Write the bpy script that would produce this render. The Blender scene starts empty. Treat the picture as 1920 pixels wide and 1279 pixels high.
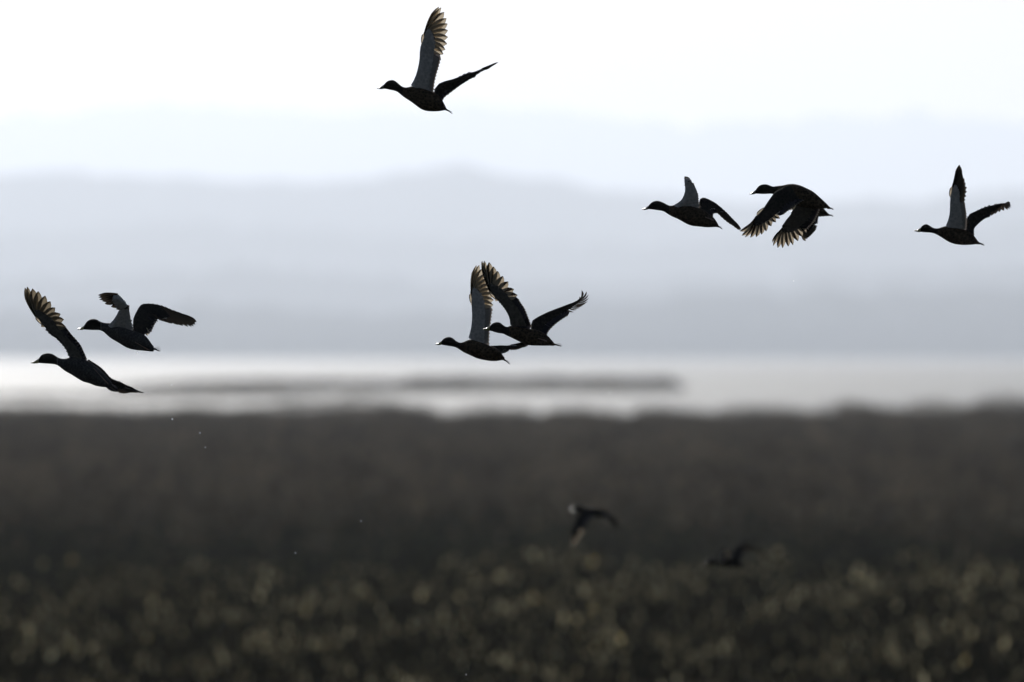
import bpy, math, random
import numpy as np
from mathutils import Vector, noise as mnoise

random.seed(7)
rng = np.random.default_rng(11)
C = bpy.context.scene.collection
sc = bpy.context.scene

# ------------------------------------------------------------------ camera
FOC = 400.0                        # mm, 36 mm sensor, photographed at f/2.8
S = 36.0 / 1920.0 / FOC            # radians per photograph pixel
CAM_H = 8.0                        # metres above the lake
HORIZON = 662.0                    # picture row of the true horizon
FOCUS = 71.1
cam_d = bpy.data.cameras.new('camera')
cam = bpy.data.objects.new('camera', cam_d)
C.objects.link(cam)
cam_d.lens = FOC
cam_d.sensor_width = 36.0
cam_d.clip_start = 1.0
cam_d.clip_end = 200000.0
cam_d.dof.use_dof = True
cam_d.dof.focus_distance = FOCUS
cam_d.dof.aperture_fstop = 2.8
cam.location = (0, 0, CAM_H)
cam.rotation_euler = (math.radians(90) + (HORIZON - 639.5) * S, 0, 0)
sc.camera = cam

# ------------------------------------------------------------------ light
SUN_EL = math.radians(24.0)
SUN_AZ = math.radians(-10.0)        # from the viewing direction, negative = left of frame
SKY_STRENGTH = 0.05
world = bpy.data.worlds.new('World')
sc.world = world
world.use_nodes = True
wn = world.node_tree.nodes
bg = wn['Background']
sky = wn.new('ShaderNodeTexSky')
sky.sky_type = 'NISHITA'
sky.sun_disc = False
sky.sun_elevation = SUN_EL
sky.sun_rotation = SUN_AZ
sky.air_density = 1.0
sky.dust_density = 1.0
sky.ozone_density = 1.5
world.node_tree.links.new(sky.outputs[0], bg.inputs[0])
bg.inputs[1].default_value = SKY_STRENGTH

sun_d = bpy.data.lights.new('sun', 'SUN')
sun_d.energy = 3.0
sun_d.angle = math.radians(0.5)
sun_d.color = (1.0, 0.975, 0.94)
sun = bpy.data.objects.new('sun', sun_d)
C.objects.link(sun)
to_sun = Vector((math.sin(SUN_AZ) * math.cos(SUN_EL), math.cos(SUN_AZ) * math.cos(SUN_EL), math.sin(SUN_EL)))
sun.rotation_euler = to_sun.to_track_quat('Z', 'Y').to_euler()
sun.location = (0, 0, 60)

sc.view_settings.view_transform = 'Standard'
sc.view_settings.look = 'None'
sc.view_settings.exposure = -0.11
sc.view_settings.gamma = 1.0
sc.view_settings.use_curve_mapping = False
sc.cycles.use_denoising = True
sc.cycles.volume_bounces = 1
sc.cycles.max_bounces = 8
sc.cycles.transparent_max_bounces = 8
sc.cycles.sample_clamp_indirect = 6.0

HAZE_DENSITY = 3.8e-5
HAZE_COLOR = (0.818, 0.884, 0.992)


# ------------------------------------------------------------------ helpers
def tag(o, label=None, cat=None, group=None, kind=None):
    if label: o['label'] = label
    if cat: o['category'] = cat
    if group: o['group'] = group
    if kind: o['kind'] = kind
    return o


def link(name, me, parent=None, loc=None):
    o = bpy.data.objects.new(name, me)
    C.objects.link(o)
    if parent is not None: o.parent = parent
    if loc is not None: o.location = loc
    return o


def mesh_obj(name, verts, faces, mats, parent=None, midx=None, smooth=True, uvs=None):
    me = bpy.data.meshes.new(name)
    me.from_pydata([tuple(v) for v in verts], [], faces)
    for m in mats: me.materials.append(m)
    if midx is not None: me.polygons.foreach_set('material_index', midx)
    if uvs is not None:
        lay = me.uv_layers.new(name='UVMap')
        li = np.empty(len(me.loops), dtype=np.int32)
        me.loops.foreach_get('vertex_index', li)
        lay.data.foreach_set('uv', np.array(uvs, dtype=np.float32)[li].ravel())
    if smooth: me.polygons.foreach_set('use_smooth', [True] * len(me.polygons))
    me.update()
    return link(name, me, parent)


def quads_mesh(name, V, F, mat):
    """V (n,3), F (m,k) as numpy -> mesh, fast."""
    me = bpy.data.meshes.new(name)
    V = np.ascontiguousarray(V, dtype=np.float32)
    F = np.ascontiguousarray(F, dtype=np.int32)
    k = F.shape[1]
    me.vertices.add(len(V)); me.vertices.foreach_set('co', V.ravel())
    me.loops.add(F.size); me.loops.foreach_set('vertex_index', F.ravel())
    me.polygons.add(len(F))
    me.polygons.foreach_set('loop_start', np.arange(0, F.size, k, dtype=np.int32))
    me.polygons.foreach_set('loop_total', np.full(len(F), k, dtype=np.int32))
    me.materials.append(mat)
    me.update(calc_edges=True)
    return me


def ground_point(px, dist, z=0.0):
    return Vector(((px - 960) * S * dist, dist, z))


# ------------------------------------------------------------------ materials
def new_mat(name):
    m = bpy.data.materials.new(name)
    m.use_nodes = True
    nt = m.node_tree
    nt.nodes.clear()
    out = nt.nodes.new('ShaderNodeOutputMaterial')
    return m, nt, out


def N(nt, t, **kw):
    n = nt.nodes.new(t)
    for k, v in kw.items():
        if k.startswith('i_'): n.inputs[k[2:].replace('_', ' ')].default_value = v
        else: setattr(n, k, v)
    return n


def ramp(nt, stops):
    r = nt.nodes.new('ShaderNodeValToRGB')
    e = r.color_ramp.elements
    while len(e) < len(stops): e.new(0.5)
    for x, (p, c) in zip(e, stops):
        x.position = p
        x.color = (c[0], c[1], c[2], 1.0)
    return r


def plumage(name, dark, light, scale=60.0, rough=0.7, bump=0.4, trans=0.0, spec=0.25):
    m, nt, out = new_mat(name)
    L = nt.links.new
    tc = N(nt, 'ShaderNodeTexCoord')
    n1 = N(nt, 'ShaderNodeTexNoise'); n1.inputs['Scale'].default_value = scale
    n1.inputs['Detail'].default_value = 5
    L(tc.outputs['Object'], n1.inputs['Vector'])
    vo = N(nt, 'ShaderNodeTexVoronoi'); vo.inputs['Scale'].default_value = scale * 1.6
    L(tc.outputs['Object'], vo.inputs['Vector'])
    mx = N(nt, 'ShaderNodeMath', operation='MULTIPLY')
    L(n1.outputs['Fac'], mx.inputs[0]); L(vo.outputs['Distance'], mx.inputs[1])
    r = ramp(nt, [(0.05, dark), (0.5, light)])
    L(mx.outputs[0], r.inputs[0])
    p = N(nt, 'ShaderNodeBsdfPrincipled')
    L(r.outputs[0], p.inputs['Base Color'])
    p.inputs['Roughness'].default_value = rough
    p.inputs['Specular IOR Level'].default_value = spec
    b = N(nt, 'ShaderNodeBump'); b.inputs['Strength'].default_value = bump
    b.inputs['Distance'].default_value = 0.003
    L(vo.outputs['Distance'], b.inputs['Height']); L(b.outputs[0], p.inputs['Normal'])
    if trans > 0:
        t = N(nt, 'ShaderNodeBsdfTranslucent')
        L(r.outputs[0], t.inputs['Color'])
        ms = N(nt, 'ShaderNodeMixShader'); ms.inputs[0].default_value = trans
        L(p.outputs[0], ms.inputs[1]); L(t.outputs[0], ms.inputs[2])
        L(ms.outputs[0], out.inputs[0])
    else:
        L(p.outputs[0], out.inputs[0])
    return m


def vane_material(name, outer, inner, tipc, trans, tip_start=0.9, shift=0.0):
    """flight feather: u runs across the vane (0 outer edge, 1 inner), v from root to tip."""
    m, nt, out = new_mat(name)
    L = nt.links.new
    uv = N(nt, 'ShaderNodeUVMap')
    sp = N(nt, 'ShaderNodeSeparateXYZ'); L(uv.outputs[0], sp.inputs[0])
    across = ramp(nt, [(0.0, outer), (0.34 + shift, outer), (0.47 + shift, inner), (1.0, inner)])
    L(sp.outputs[0], across.inputs[0])
    nz = N(nt, 'ShaderNodeTexNoise'); nz.inputs['Scale'].default_value = 14
    nz.inputs['Detail'].default_value = 4
    L(uv.outputs[0], nz.inputs['Vector'])
    ad = N(nt, 'ShaderNodeMath', operation='MULTIPLY_ADD')
    L(nz.outputs['Fac'], ad.inputs[0]); ad.inputs[1].default_value = 0.12
    L(sp.outputs[1], ad.inputs[2])
    tm = N(nt, 'ShaderNodeMapRange'); tm.inputs['From Min'].default_value = tip_start
    tm.inputs['From Max'].default_value = tip_start + 0.13
    L(ad.outputs[0], tm.inputs['Value'])
    mix = N(nt, 'ShaderNodeMix', data_type='RGBA')
    L(tm.outputs[0], mix.inputs['Factor'])
    L(across.outputs[0], mix.inputs['A'])
    mix.inputs['B'].default_value = (*tipc, 1)
    # fine barbs
    w = N(nt, 'ShaderNodeTexWave'); w.inputs['Scale'].default_value = 22
    w.bands_direction = 'DIAGONAL'; w.inputs['Distortion'].default_value = 1.5
    L(uv.outputs[0], w.inputs['Vector'])
    b = N(nt, 'ShaderNodeBump'); b.inputs['Strength'].default_value = 0.25
    b.inputs['Distance'].default_value = 0.001
    L(w.outputs['Fac'], b.inputs['Height'])
    p = N(nt, 'ShaderNodeBsdfPrincipled')
    L(mix.outputs['Result'], p.inputs['Base Color'])
    p.inputs['Roughness'].default_value = 0.55
    p.inputs['Specular IOR Level'].default_value = 0.08
    L(b.outputs[0], p.inputs['Normal'])
    t = N(nt, 'ShaderNodeBsdfTranslucent')
    L(mix.outputs['Result'], t.inputs['Color'])
    ms = N(nt, 'ShaderNodeMixShader'); ms.inputs[0].default_value = trans
    L(p.outputs[0], ms.inputs[1]); L(t.outputs[0], ms.inputs[2])
    L(ms.outputs[0], out.inputs[0])
    return m


M = {}
M['body_brown'] = plumage('body_brown', (0.012, 0.008, 0.005), (0.085, 0.056, 0.035), 42, bump=0.2, spec=0.03)
M['body_grey'] = plumage('body_grey', (0.022, 0.020, 0.021), (0.085, 0.078, 0.078), 60, bump=0.15, spec=0.03)
M['head_dark'] = plumage('head_dark', (0.007, 0.006, 0.005), (0.018, 0.014, 0.011), 90, rough=0.6, bump=0.1, spec=0.03)
M['upper_covert'] = plumage('upper_covert', (0.008, 0.007, 0.007), (0.034, 0.027, 0.023), 40, bump=0.25, spec=0.1)
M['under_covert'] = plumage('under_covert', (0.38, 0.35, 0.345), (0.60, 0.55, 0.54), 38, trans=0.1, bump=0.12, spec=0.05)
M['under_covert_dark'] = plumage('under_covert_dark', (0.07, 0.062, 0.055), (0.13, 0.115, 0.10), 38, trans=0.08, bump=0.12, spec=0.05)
M['primary'] = vane_material('primary', (0.045, 0.033, 0.022), (0.64, 0.54, 0.40), (0.26, 0.20, 0.14), 0.66, 0.95)
M['primary_dim'] = vane_material('primary_dim', (0.035, 0.026, 0.018), (0.27, 0.22, 0.15), (0.06, 0.045, 0.03), 0.6, 0.92)  # duller copy of primary: leftmost drake's weaker backlight painted into the vanes
M['primary_barred'] = vane_material('primary_barred', (0.014, 0.010, 0.007), (0.55, 0.45, 0.32), (0.015, 0.011, 0.008), 0.6, 0.93, 0.14)
M['neck_white'] = plumage('neck_white', (0.07, 0.068, 0.065), (0.13, 0.13, 0.125), 60)
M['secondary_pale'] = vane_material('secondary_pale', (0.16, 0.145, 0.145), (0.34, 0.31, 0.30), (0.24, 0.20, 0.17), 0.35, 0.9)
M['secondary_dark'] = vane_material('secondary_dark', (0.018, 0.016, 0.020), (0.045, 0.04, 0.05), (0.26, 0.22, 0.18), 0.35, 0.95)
M['primary_dark'] = vane_material('primary_dark', (0.020, 0.015, 0.012), (0.07, 0.052, 0.038), (0.03, 0.025, 0.02), 0.4, 0.9)
M['tail'] = vane_material('tail', (0.07, 0.065, 0.07), (0.14, 0.13, 0.14), (0.09, 0.08, 0.08), 0.35, 0.9)
M['white_feather'] = plumage('white_feather', (0.30, 0.29, 0.28), (0.55, 0.54, 0.52), 60, trans=0.2)


def simple(name, col, rough=0.4, spec=0.5, coat=0.0):
    m, nt, out = new_mat(name)
    tc = N(nt, 'ShaderNodeTexCoord')
    nz = N(nt, 'ShaderNodeTexNoise'); nz.inputs['Scale'].default_value = 90
    nt.links.new(tc.outputs['Object'], nz.inputs['Vector'])
    r = ramp(nt, [(0.3, tuple(c * 0.75 for c in col)), (0.7, tuple(min(1, c * 1.2) for c in col))])
    nt.links.new(nz.outputs['Fac'], r.inputs[0])
    p = N(nt, 'ShaderNodeBsdfPrincipled')
    nt.links.new(r.outputs[0], p.inputs['Base Color'])
    p.inputs['Roughness'].default_value = rough
    p.inputs['Specular IOR Level'].default_value = spec
    p.inputs['Coat Weight'].default_value = coat
    p.inputs['Coat Roughness'].default_value = 0.2
    nt.links.new(p.outputs[0], out.inputs[0])
    return m


M['bill'] = simple('bill', (0.05, 0.045, 0.03), 0.32, 0.6, 0.6)
M['bill_yellow'] = simple('bill_yellow', (0.32, 0.27, 0.10), 0.28, 0.6, 0.8)
M['bill_wet'] = simple('bill_wet', (0.30, 0.25, 0.10), 0.19, 0.8, 1.0)
M['eye'] = simple('eye', (0.004, 0.004, 0.004), 0.1, 0.8)
M['foot'] = simple('foot', (0.22, 0.13, 0.10), 0.45)


def foliage(name, stops, trans=0.4, rough=0.4, spec=0.0, lo=0.6, hi=1.3, nscale=0.12):
    m, nt, out = new_mat(name)
    L = nt.links.new
    geo = N(nt, 'ShaderNodeNewGeometry')
    r = ramp(nt, stops)
    L(geo.outputs['Random Per Island'], r.inputs[0])
    tc = N(nt, 'ShaderNodeTexCoord')
    nz = N(nt, 'ShaderNodeTexNoise'); nz.inputs['Scale'].default_value = nscale
    nz.inputs['Detail'].default_value = 3
    L(tc.outputs['Object'], nz.inputs['Vector'])
    mr = N(nt, 'ShaderNodeMapRange'); mr.inputs['From Min'].default_value = 0.38
    mr.inputs['From Max'].default_value = 0.62
    mr.inputs['To Min'].default_value = lo; mr.inputs['To Max'].default_value = hi
    L(nz.outputs['Fac'], mr.inputs['Value'])
    vm = N(nt, 'ShaderNodeVectorMath', operation='SCALE')
    L(r.outputs[0], vm.inputs[0]); L(mr.outputs[0], vm.inputs['Scale'])
    p = N(nt, 'ShaderNodeBsdfPrincipled')
    L(vm.outputs[0], p.inputs['Base Color'])
    p.inputs['Roughness'].default_value = rough
    p.inputs['Specular IOR Level'].default_value = spec
    t = N(nt, 'ShaderNodeBsdfTranslucent')
    L(vm.outputs[0], t.inputs['Color'])
    ms = N(nt, 'ShaderNodeMixShader'); ms.inputs[0].default_value = trans
    L(p.outputs[0], ms.inputs[1]); L(t.outputs[0], ms.inputs[2])
    L(ms.outputs[0], out.inputs[0])
    return m


M['reed_leaf'] = foliage('reed_leaf', [(0.0, (0.006, 0.008, 0.004)), (0.45, (0.017, 0.017, 0.009)),
                                       (0.8, (0.036, 0.030, 0.015)), (1.0, (0.09, 0.072, 0.036))], 0.15)
M['green_reed'] = foliage('green_reed', [(0.0, (0.008, 0.010, 0.006)), (0.5, (0.022, 0.024, 0.014)),
                                       (1.0, (0.085, 0.078, 0.045))], 0.15, 0.5, 0.0, 0.2, 2.6, 0.4)
M['reed_plume'] = foliage('reed_plume', [(0.0, (0.07, 0.060, 0.036)), (0.7, (0.22, 0.19, 0.12)),
                                         (1.0, (0.85, 0.77, 0.50))], 0.5, 0.5, 0.0, 0.15, 2.2, 0.5)  # straw heads, with sunlit glints painted in as the palest stop
M['dry_reed'] = foliage('dry_reed', [(0.0, (0.022, 0.018, 0.013)), (0.5, (0.060, 0.049, 0.034)),
                                     (1.0, (0.20, 0.155, 0.100))], 0.15, 0.6, 0.0, 0.10, 4.4, 0.20)


def ground_material(name, a, b, scale):
    m, nt, out = new_mat(name)
    L = nt.links.new
    tc = N(nt, 'ShaderNodeTexCoord')
    nz = N(nt, 'ShaderNodeTexNoise'); nz.inputs['Scale'].default_value = scale
    nz.inputs['Detail'].default_value = 8
    L(tc.outputs['Object'], nz.inputs['Vector'])
    r = ramp(nt, [(0.3, a), (0.7, b)])
    L(nz.outputs['Fac'], r.inputs[0])
    p = N(nt, 'ShaderNodeBsdfPrincipled')
    p.inputs['Roughness'].default_value = 0.95
    p.inputs['Specular IOR Level'].default_value = 0.0
    L(r.outputs[0], p.inputs['Base Color'])
    bp = N(nt, 'ShaderNodeBump'); bp.inputs['Strength'].default_value = 0.6
    L(nz.outputs['Fac'], bp.inputs['Height']); L(bp.outputs[0], p.inputs['Normal'])
    L(p.outputs[0], out.inputs[0])
    return m


M['mud'] = ground_material('mud', (0.010, 0.009, 0.006), (0.022, 0.020, 0.013), 0.8)
M['hill'] = ground_material('hill', (0.045, 0.055, 0.050), (0.075, 0.085, 0.075), 0.0015)


def water_material():
    m, nt, out = new_mat('lake_water')
    L = nt.links.new
    tc = N(nt, 'ShaderNodeTexCoord')
    mp = N(nt, 'ShaderNodeMapping'); mp.inputs['Scale'].default_value = (0.0012, 0.011, 1.0)
    L(tc.outputs['Object'], mp.inputs['Vector'])
    nz = N(nt, 'ShaderNodeTexNoise'); nz.inputs['Scale'].default_value = 0.9
    nz.inputs['Detail'].default_value = 4
    L(tc.outputs['Object'], nz.inputs['Vector'])
    wind = N(nt, 'ShaderNodeTexNoise'); wind.inputs['Scale'].default_value = 1.0
    wind.inputs['Detail'].default_value = 5
    L(mp.outputs[0], wind.inputs['Vector'])
    mr = N(nt, 'ShaderNodeMapRange'); mr.inputs['From Min'].default_value = 0.35
    mr.inputs['From Max'].default_value = 0.65
    mr.inputs['To Min'].default_value = 0.24; mr.inputs['To Max'].default_value = 0.48
    L(wind.outputs['Fac'], mr.inputs['Value'])
    bp = N(nt, 'ShaderNodeBump'); bp.inputs['Strength'].default_value = 0.5
    bp.inputs['Distance'].default_value = 0.12
    L(nz.outputs['Fac'], bp.inputs['Height'])
    p = N(nt, 'ShaderNodeBsdfPrincipled')
    p.inputs['Base Color'].default_value = (0.02, 0.028, 0.035, 1)
    p.inputs['IOR'].default_value = 1.33
    L(mr.outputs[0], p.inputs['Roughness'])
    L(bp.outputs[0], p.inputs['Normal'])
    L(p.outputs[0], out.inputs[0])
    return m


M['water'] = water_material()

# ------------------------------------------------------------------ the setting
# lake: one sheet to beyond the far shore
lake = mesh_obj('lake_water', [(-26000, 60, 0), (26000, 60, 0), (26000, 72000, 0), (-26000, 72000, 0)],
                [(0, 1, 2, 3)], [M['water']], smooth=False)
tag(lake, 'pale hazy lake reaching to the far shore under the hills', kind='structure')

# marsh ground from behind the camera to the edge of the reeds
def marsh_edge(x):
    """distance at which the reed bed ends, for lateral x metres"""
    return 1190 + 22 * math.sin(x * 0.11 + 0.6) + 14 * math.sin(x * 0.37) + 8 * math.sin(x * 0.9 + 1)

xs = np.linspace(-420, 420, 85)
V, F = [], []
rows = [-40, 60, 180, 400, 700, 1080]
for x in xs:
    for r_ in rows: V.append((x, r_, 0.06 + 0.05 * math.sin(x * 0.2 + r_ * 0.03)))
    V.append((x, marsh_edge(x), 0.03)); V.append((x, marsh_edge(x) + 3, -0.15))
nr = len(rows) + 2
for i in range(len(xs) - 1):
    for j in range(nr - 1):
        a = i * nr + j
        F.append((a, a + nr, a + nr + 1, a + 1))
tag(mesh_obj('marsh_ground', V, F, [M['mud']]), 'dark wet ground under the reeds', kind='structure')


def ridge_profile(knots, px):
    xs_, ys_ = zip(*knots)
    t = np.interp(px, xs_, ys_)
    return t


def hill_range(name, dist, depth, knots, wob, seed, label, nx=260, ny=12):
    """a range of hills: crest (picture rows give its real height at that distance), slopes to both sides"""
    x0, x1 = -1500, 3400
    pxs = np.linspace(x0, x1, nx)
    V, F = [], []
    for i, px in enumerate(pxs):
        row = ridge_profile(knots, px)
        h = CAM_H + (HORIZON - row) * S * dist
        h += wob * dist * S * (mnoise.fractal(Vector((px * 0.012, seed, 0)), 0.7, 2.1, 5))
        h = max(h, 6)
        X = (px - 960) * S * dist
        for j in range(ny):
            t = j / (ny - 1)
            y = dist + (t - 0.6) * depth
            s = t / 0.6 if t < 0.6 else (1 - t) / 0.4
            prof = s * s * (3 - 2 * s)
            z = h * prof * (1 + 0.10 * prof * (1 - prof) * 4 * mnoise.noise(Vector((px * 0.02, t * 5, seed + 9)))) - 1.0 + prof
            V.append((X, y, z))
    for i in range(nx - 1):
        for j in range(ny - 1):
            a = i * ny + j
            F.append((a, a + ny, a + ny + 1, a + 1))
    o = mesh_obj(name, V, F, [M['hill']])
    tag(o, label, kind='structure')
    return o


hill_range('far_hills', 69000, 9000, [(-1500, 260), (0, 215), (300, 185), (620, 205), (900, 190), (1300, 225), (1700, 205), (1920, 220), (3400, 240)],
           16, 1.0, 'faintest ridge of hills almost lost in the white haze')
hill_range('main_hills', 37000, 8000, [(-1500, 330), (0, 322), (150, 318), (400, 332), (620, 338), (780, 318), (870, 305), (960, 322),
                                       (1150, 352), (1400, 378), (1650, 372), (1920, 352), (3400, 340)],
           9, 2.0, 'long pale blue hill ridge behind the lake')
hill_range('middle_hills', 32000, 5000, [(-1500, 440), (0, 430), (400, 415), (800, 440), (1200, 455), (1600, 430), (1920, 425), (3400, 440)],
           20, 3.0, 'lower hazy hill slopes in front of the ridge')
hill_range('low_hills', 26500, 4000, [(-1500, 520), (0, 520), (500, 500), (900, 530), (1300, 520), (1920, 495), (3400, 520)],
           20, 4.0, 'low hazy foothills above the far shore')
hill_range('shore_hills', 21500, 7500, [(-1500, 575), (0, 585), (400, 568), (800, 590), (1100, 562), (1300, 548), (1920, 540), (3400, 560)],
           14, 5.0, 'darker wooded rise along the far lake shore')

# haze: one closed box of thin even air round everything
hz_me = bpy.data.meshes.new('haze')
X, Y0, Y1, Z0, Z1 = 36000, -3000, 80000, -2.0, 1700.0
hz_me.from_pydata([(-X, Y0, Z0), (X, Y0, Z0), (X, Y1, Z0), (-X, Y1, Z0), (-X, Y0, Z1), (X, Y0, Z1), (X, Y1, Z1), (-X, Y1, Z1)], [],
                  [(0, 3, 2, 1), (4, 5, 6, 7), (0, 1, 5, 4), (1, 2, 6, 5), (2, 3, 7, 6), (3, 0, 4, 7)])
hm, nt, out = new_mat('haze')
pv = N(nt, 'ShaderNodeVolumePrincipled')
pv.inputs['Color'].default_value = (*HAZE_COLOR, 1)
pv.inputs['Density'].default_value = HAZE_DENSITY
pv.inputs['Anisotropy'].default_value = 0.6
nt.links.new(pv.outputs[0], out.inputs['Volume'])
hz_me.materials.append(hm)
tag(link('haze', hz_me), 'thin pale haze over lake and hills', kind='stuff')


# ------------------------------------------------------------------ reeds
def reeds(name, pos, height, n_leaf, leaf_len, leaf_w, stem_w, plume_frac, plume_len, plume_w, leaf_mat, plume_mat, label):
    """stems with arching leaves and feathery heads; all vectorised, true geometry"""
    n = len(pos)
    Vs, Fs, off = [], [], 0
    ang = rng.uniform(0, 2 * np.pi, n)
    lean = rng.normal(0, 0.09, (n, 2))
    top = np.column_stack([pos[:, 0] + lean[:, 0] * height, pos[:, 1] + lean[:, 1] * height, pos[:, 2] + height])
    # stems (one tapering triangle each)
    a = np.column_stack([np.cos(ang), np.sin(ang), np.zeros(n)]) * stem_w
    V = np.stack([pos - a, pos + a, top], 1).reshape(-1, 3)
    Vs.append(V); Fs.append(np.arange(3 * n).reshape(n, 3)); off += 3 * n
    # leaves: 3 triangles each, up then drooping over
    for k in range(n_leaf):
        t = rng.uniform(0.35, 0.97, n)[:, None]
        base = pos * (1 - t) + top * t
        th = rng.uniform(0, 2 * np.pi, n)
        d = np.column_stack([np.cos(th), np.sin(th), np.zeros(n)])
        sd = np.column_stack([-np.sin(th), np.cos(th), rng.uniform(-.5, .5, n)])
        ll = (leaf_len * rng.uniform(0.6, 1.3, n))[:, None]
        w = (leaf_w * rng.uniform(0.6, 1.3, n))[:, None]
        up = rng.uniform(0.35, 1.0, n)[:, None]
        mid = base + d * ll * 0.45 + np.array([0, 0, 1.0]) * ll * up * 0.5
        tip = base + d * ll * 0.95 + np.array([0, 0, 1.0]) * ll * (up * 0.6 - rng.uniform(0.0, 0.35, n)[:, None])
        V = np.stack([base, mid - sd * w, mid + sd * w, tip], 1).reshape(-1, 3)
        i = np.arange(n)[:, None] * 4 + off
        Fs.append(np.concatenate([np.hstack([i, i + 1, i + 2]), np.hstack([i + 1, i + 3, i + 2])])); Vs.append(V); off += 4 * n
    me = quads_mesh(name, np.concatenate(Vs), np.concatenate(Fs), leaf_mat)
    o = link(name, me)
    # heads
    sel = rng.uniform(0, 1, n) < plume_frac * np.clip(0.35 + 1.5 * value_noise(pos[:, 0], pos[:, 1] * 0.35, 1.1, 33), 0.05, 3)
    if sel.any():
        tp = top[sel]; m = len(tp)
        PV, PF, off = [], [], 0
        droop = rng.uniform(-0.4, 0.4, (m, 2))
        pl = (plume_len * rng.uniform(0.6, 1.4, m))[:, None]
        axis = np.column_stack([droop, np.ones(m)])
        axis /= np.linalg.norm(axis, axis=1)[:, None]
        for k in range(3):
            th = rng.uniform(0, np.pi, m)
            d = np.column_stack([np.cos(th), np.sin(th), np.zeros(m)]) * (plume_w * rng.uniform(0.6, 1.4, m))[:, None]
            b = tp - axis * pl * 0.25
            V = np.stack([b, b + axis * pl * 0.45 - d, b + axis * pl * (0.9 + 0.1 * k), b + axis * pl * 0.4 + d], 1).reshape(-1, 3)
            i = np.arange(m)[:, None] * 4 + off
            PF.append(np.concatenate([np.hstack([i, i + 1, i + 2]), np.hstack([i, i + 2, i + 3])])); PV.append(V); off += 4 * m
        # same mesh, second material
        V0 = np.concatenate(Vs); F0 = np.concatenate(Fs)
        V1 = np.concatenate(PV); F1 = np.concatenate(PF) + len(V0)
        bpy.data.objects.remove(o); bpy.data.meshes.remove(me)
        me = quads_mesh(name, np.concatenate([V0, V1]), np.concatenate([F0, F1]), leaf_mat)
        me.materials.append(plume_mat)
        mi = np.zeros(len(F0) + len(F1), dtype=np.int32); mi[len(F0):] = 1
        me.polygons.foreach_set('material_index', mi)
        o = link(name, me)
    tag(o, label, kind='stuff')
    return o


def value_noise(x, y, f, seed):
    out = np.zeros(len(x))
    r = np.random.default_rng(seed)
    for o in range(6):
        a = r.uniform(0, 2 * np.pi); fr = f * (1.0 + 0.55 * o)
        out += np.sin((x * np.cos(a) + y * np.sin(a)) * fr + r.uniform(0, 6.28)) * (1 - 0.1 * o)
    return out / 3.0


def scatter(d0, d1, density, margin, power=1.0):
    n = int((d1 - d0) * (S * 960 * (d0 + d1) + 2 * margin) * density)
    d = rng.uniform(d0, d1, n * 2)
    half = S * 960 * d + margin
    keep = rng.uniform(0, 1, n * 2) < half / half.max()
    d = d[keep][:n]; half = half[keep][:n]
    x = rng.uniform(-1, 1, len(d)) * half
    return np.column_stack([x, d, np.full(len(d), 0.0)])


def scatter_sides(d0, d1, density, m0, m1):
    n = int((d1 - d0) * 2 * (m1 - m0) * density)
    d = rng.uniform(d0, d1, n)
    x = (S * 960 * d + rng.uniform(m0, m1, n)) * np.where(rng.uniform(0, 1, n) < 0.5, -1, 1)
    return np.column_stack([x, d, np.zeros(n)])


# near tall reeds with seed heads (the glinting patch at the foot of the picture)
p = np.concatenate([scatter(185, 375, 10.5, 7.0), scatter_sides(185, 340, 4.0, 7.0, 28.0)])
edge = 318 + 9 * value_noise(p[:, 0], p[:, 1] * 0, 0.35, 5) + 6 * value_noise(p[:, 0], p[:, 1] * 0, 1.1, 6) + 30 * np.exp(-((p[:, 0] - 0.6) / 4.0) ** 2) + 14 * value_noise(p[:, 0], p[:, 0] * 0, 0.8, 46)
p = p[p[:, 1] < edge]
hh = 1.9 + 0.36 * value_noise(p[:, 0], p[:, 1], 0.55, 3) + rng.normal(0, 0.13, len(p))
reeds('reed_bed', p, hh, 4, 0.42, 0.013, 0.006, 0.27, 0.20, 0.036, M['reed_leaf'], M['reed_plume'],
      'dark green reeds with pale glinting seed heads at the foot of the picture')
# wide dull reed bed beyond, to the water's edge
p = np.concatenate([scatter(300, 1240, 2.6, 12.0), scatter_sides(300, 1240, 0.95, 12.0, 95.0)])
ed = np.array([marsh_edge(x) for x in p[:, 0]])
p = p[p[:, 1] < ed]
pxs = 960 + p[:, 0] / (S * p[:, 1])
far = np.clip((p[:, 1] - 850) / 250, 0, 1)
# tussocks a metre or two across, of uneven height, with lower wet channels between
tus = value_noise(p[:, 0], p[:, 1], 2.2, 8)
chan = value_noise(p[:, 0] * 0.6, p[:, 1] * 0.1, 0.30, 21)
keep = rng.uniform(0, 1, len(p)) < np.where(tus > 0.35, 1.0, 0.27)
p, pxs, far, tus, chan = p[keep], pxs[keep], far[keep], tus[keep], chan[keep]
tall = np.clip((tus - 0.35) / 0.5, 0, 1)
hh = 1.10 + (1.15 - 0.60 * far) * tall + 0.45 * far + 0.18 * chan + rng.normal(0, 0.15, len(p))
hh += far * (0.15 + 0.50 * np.clip((pxs - 1350) / 500, 0, 1) + 0.22 * value_noise(p[:, 0], p[:, 0] * 0, 0.9, 4)
             + 0.55 * value_noise(p[:, 0], p[:, 0] * 0, 1.5, 14) + 0.25 * np.abs(rng.normal(0, 1, len(p)))
             + 0.55 * np.exp(-((pxs - 1855) / 40) ** 2)
             + 0.40 * np.exp(-((pxs - 640) / 160) ** 2)
             - 0.35 * np.exp(-((pxs - 1120) / 130) ** 2) - 0.5 * np.exp(-((pxs - 825) / 40) ** 2))
hh = np.clip(hh, 0.5, 4.0)
green = p[:, 1] < 455 + 55 * value_noise(p[:, 0], p[:, 1] * 0, 0.5, 51) + rng.normal(0, 45, len(p))
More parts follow.
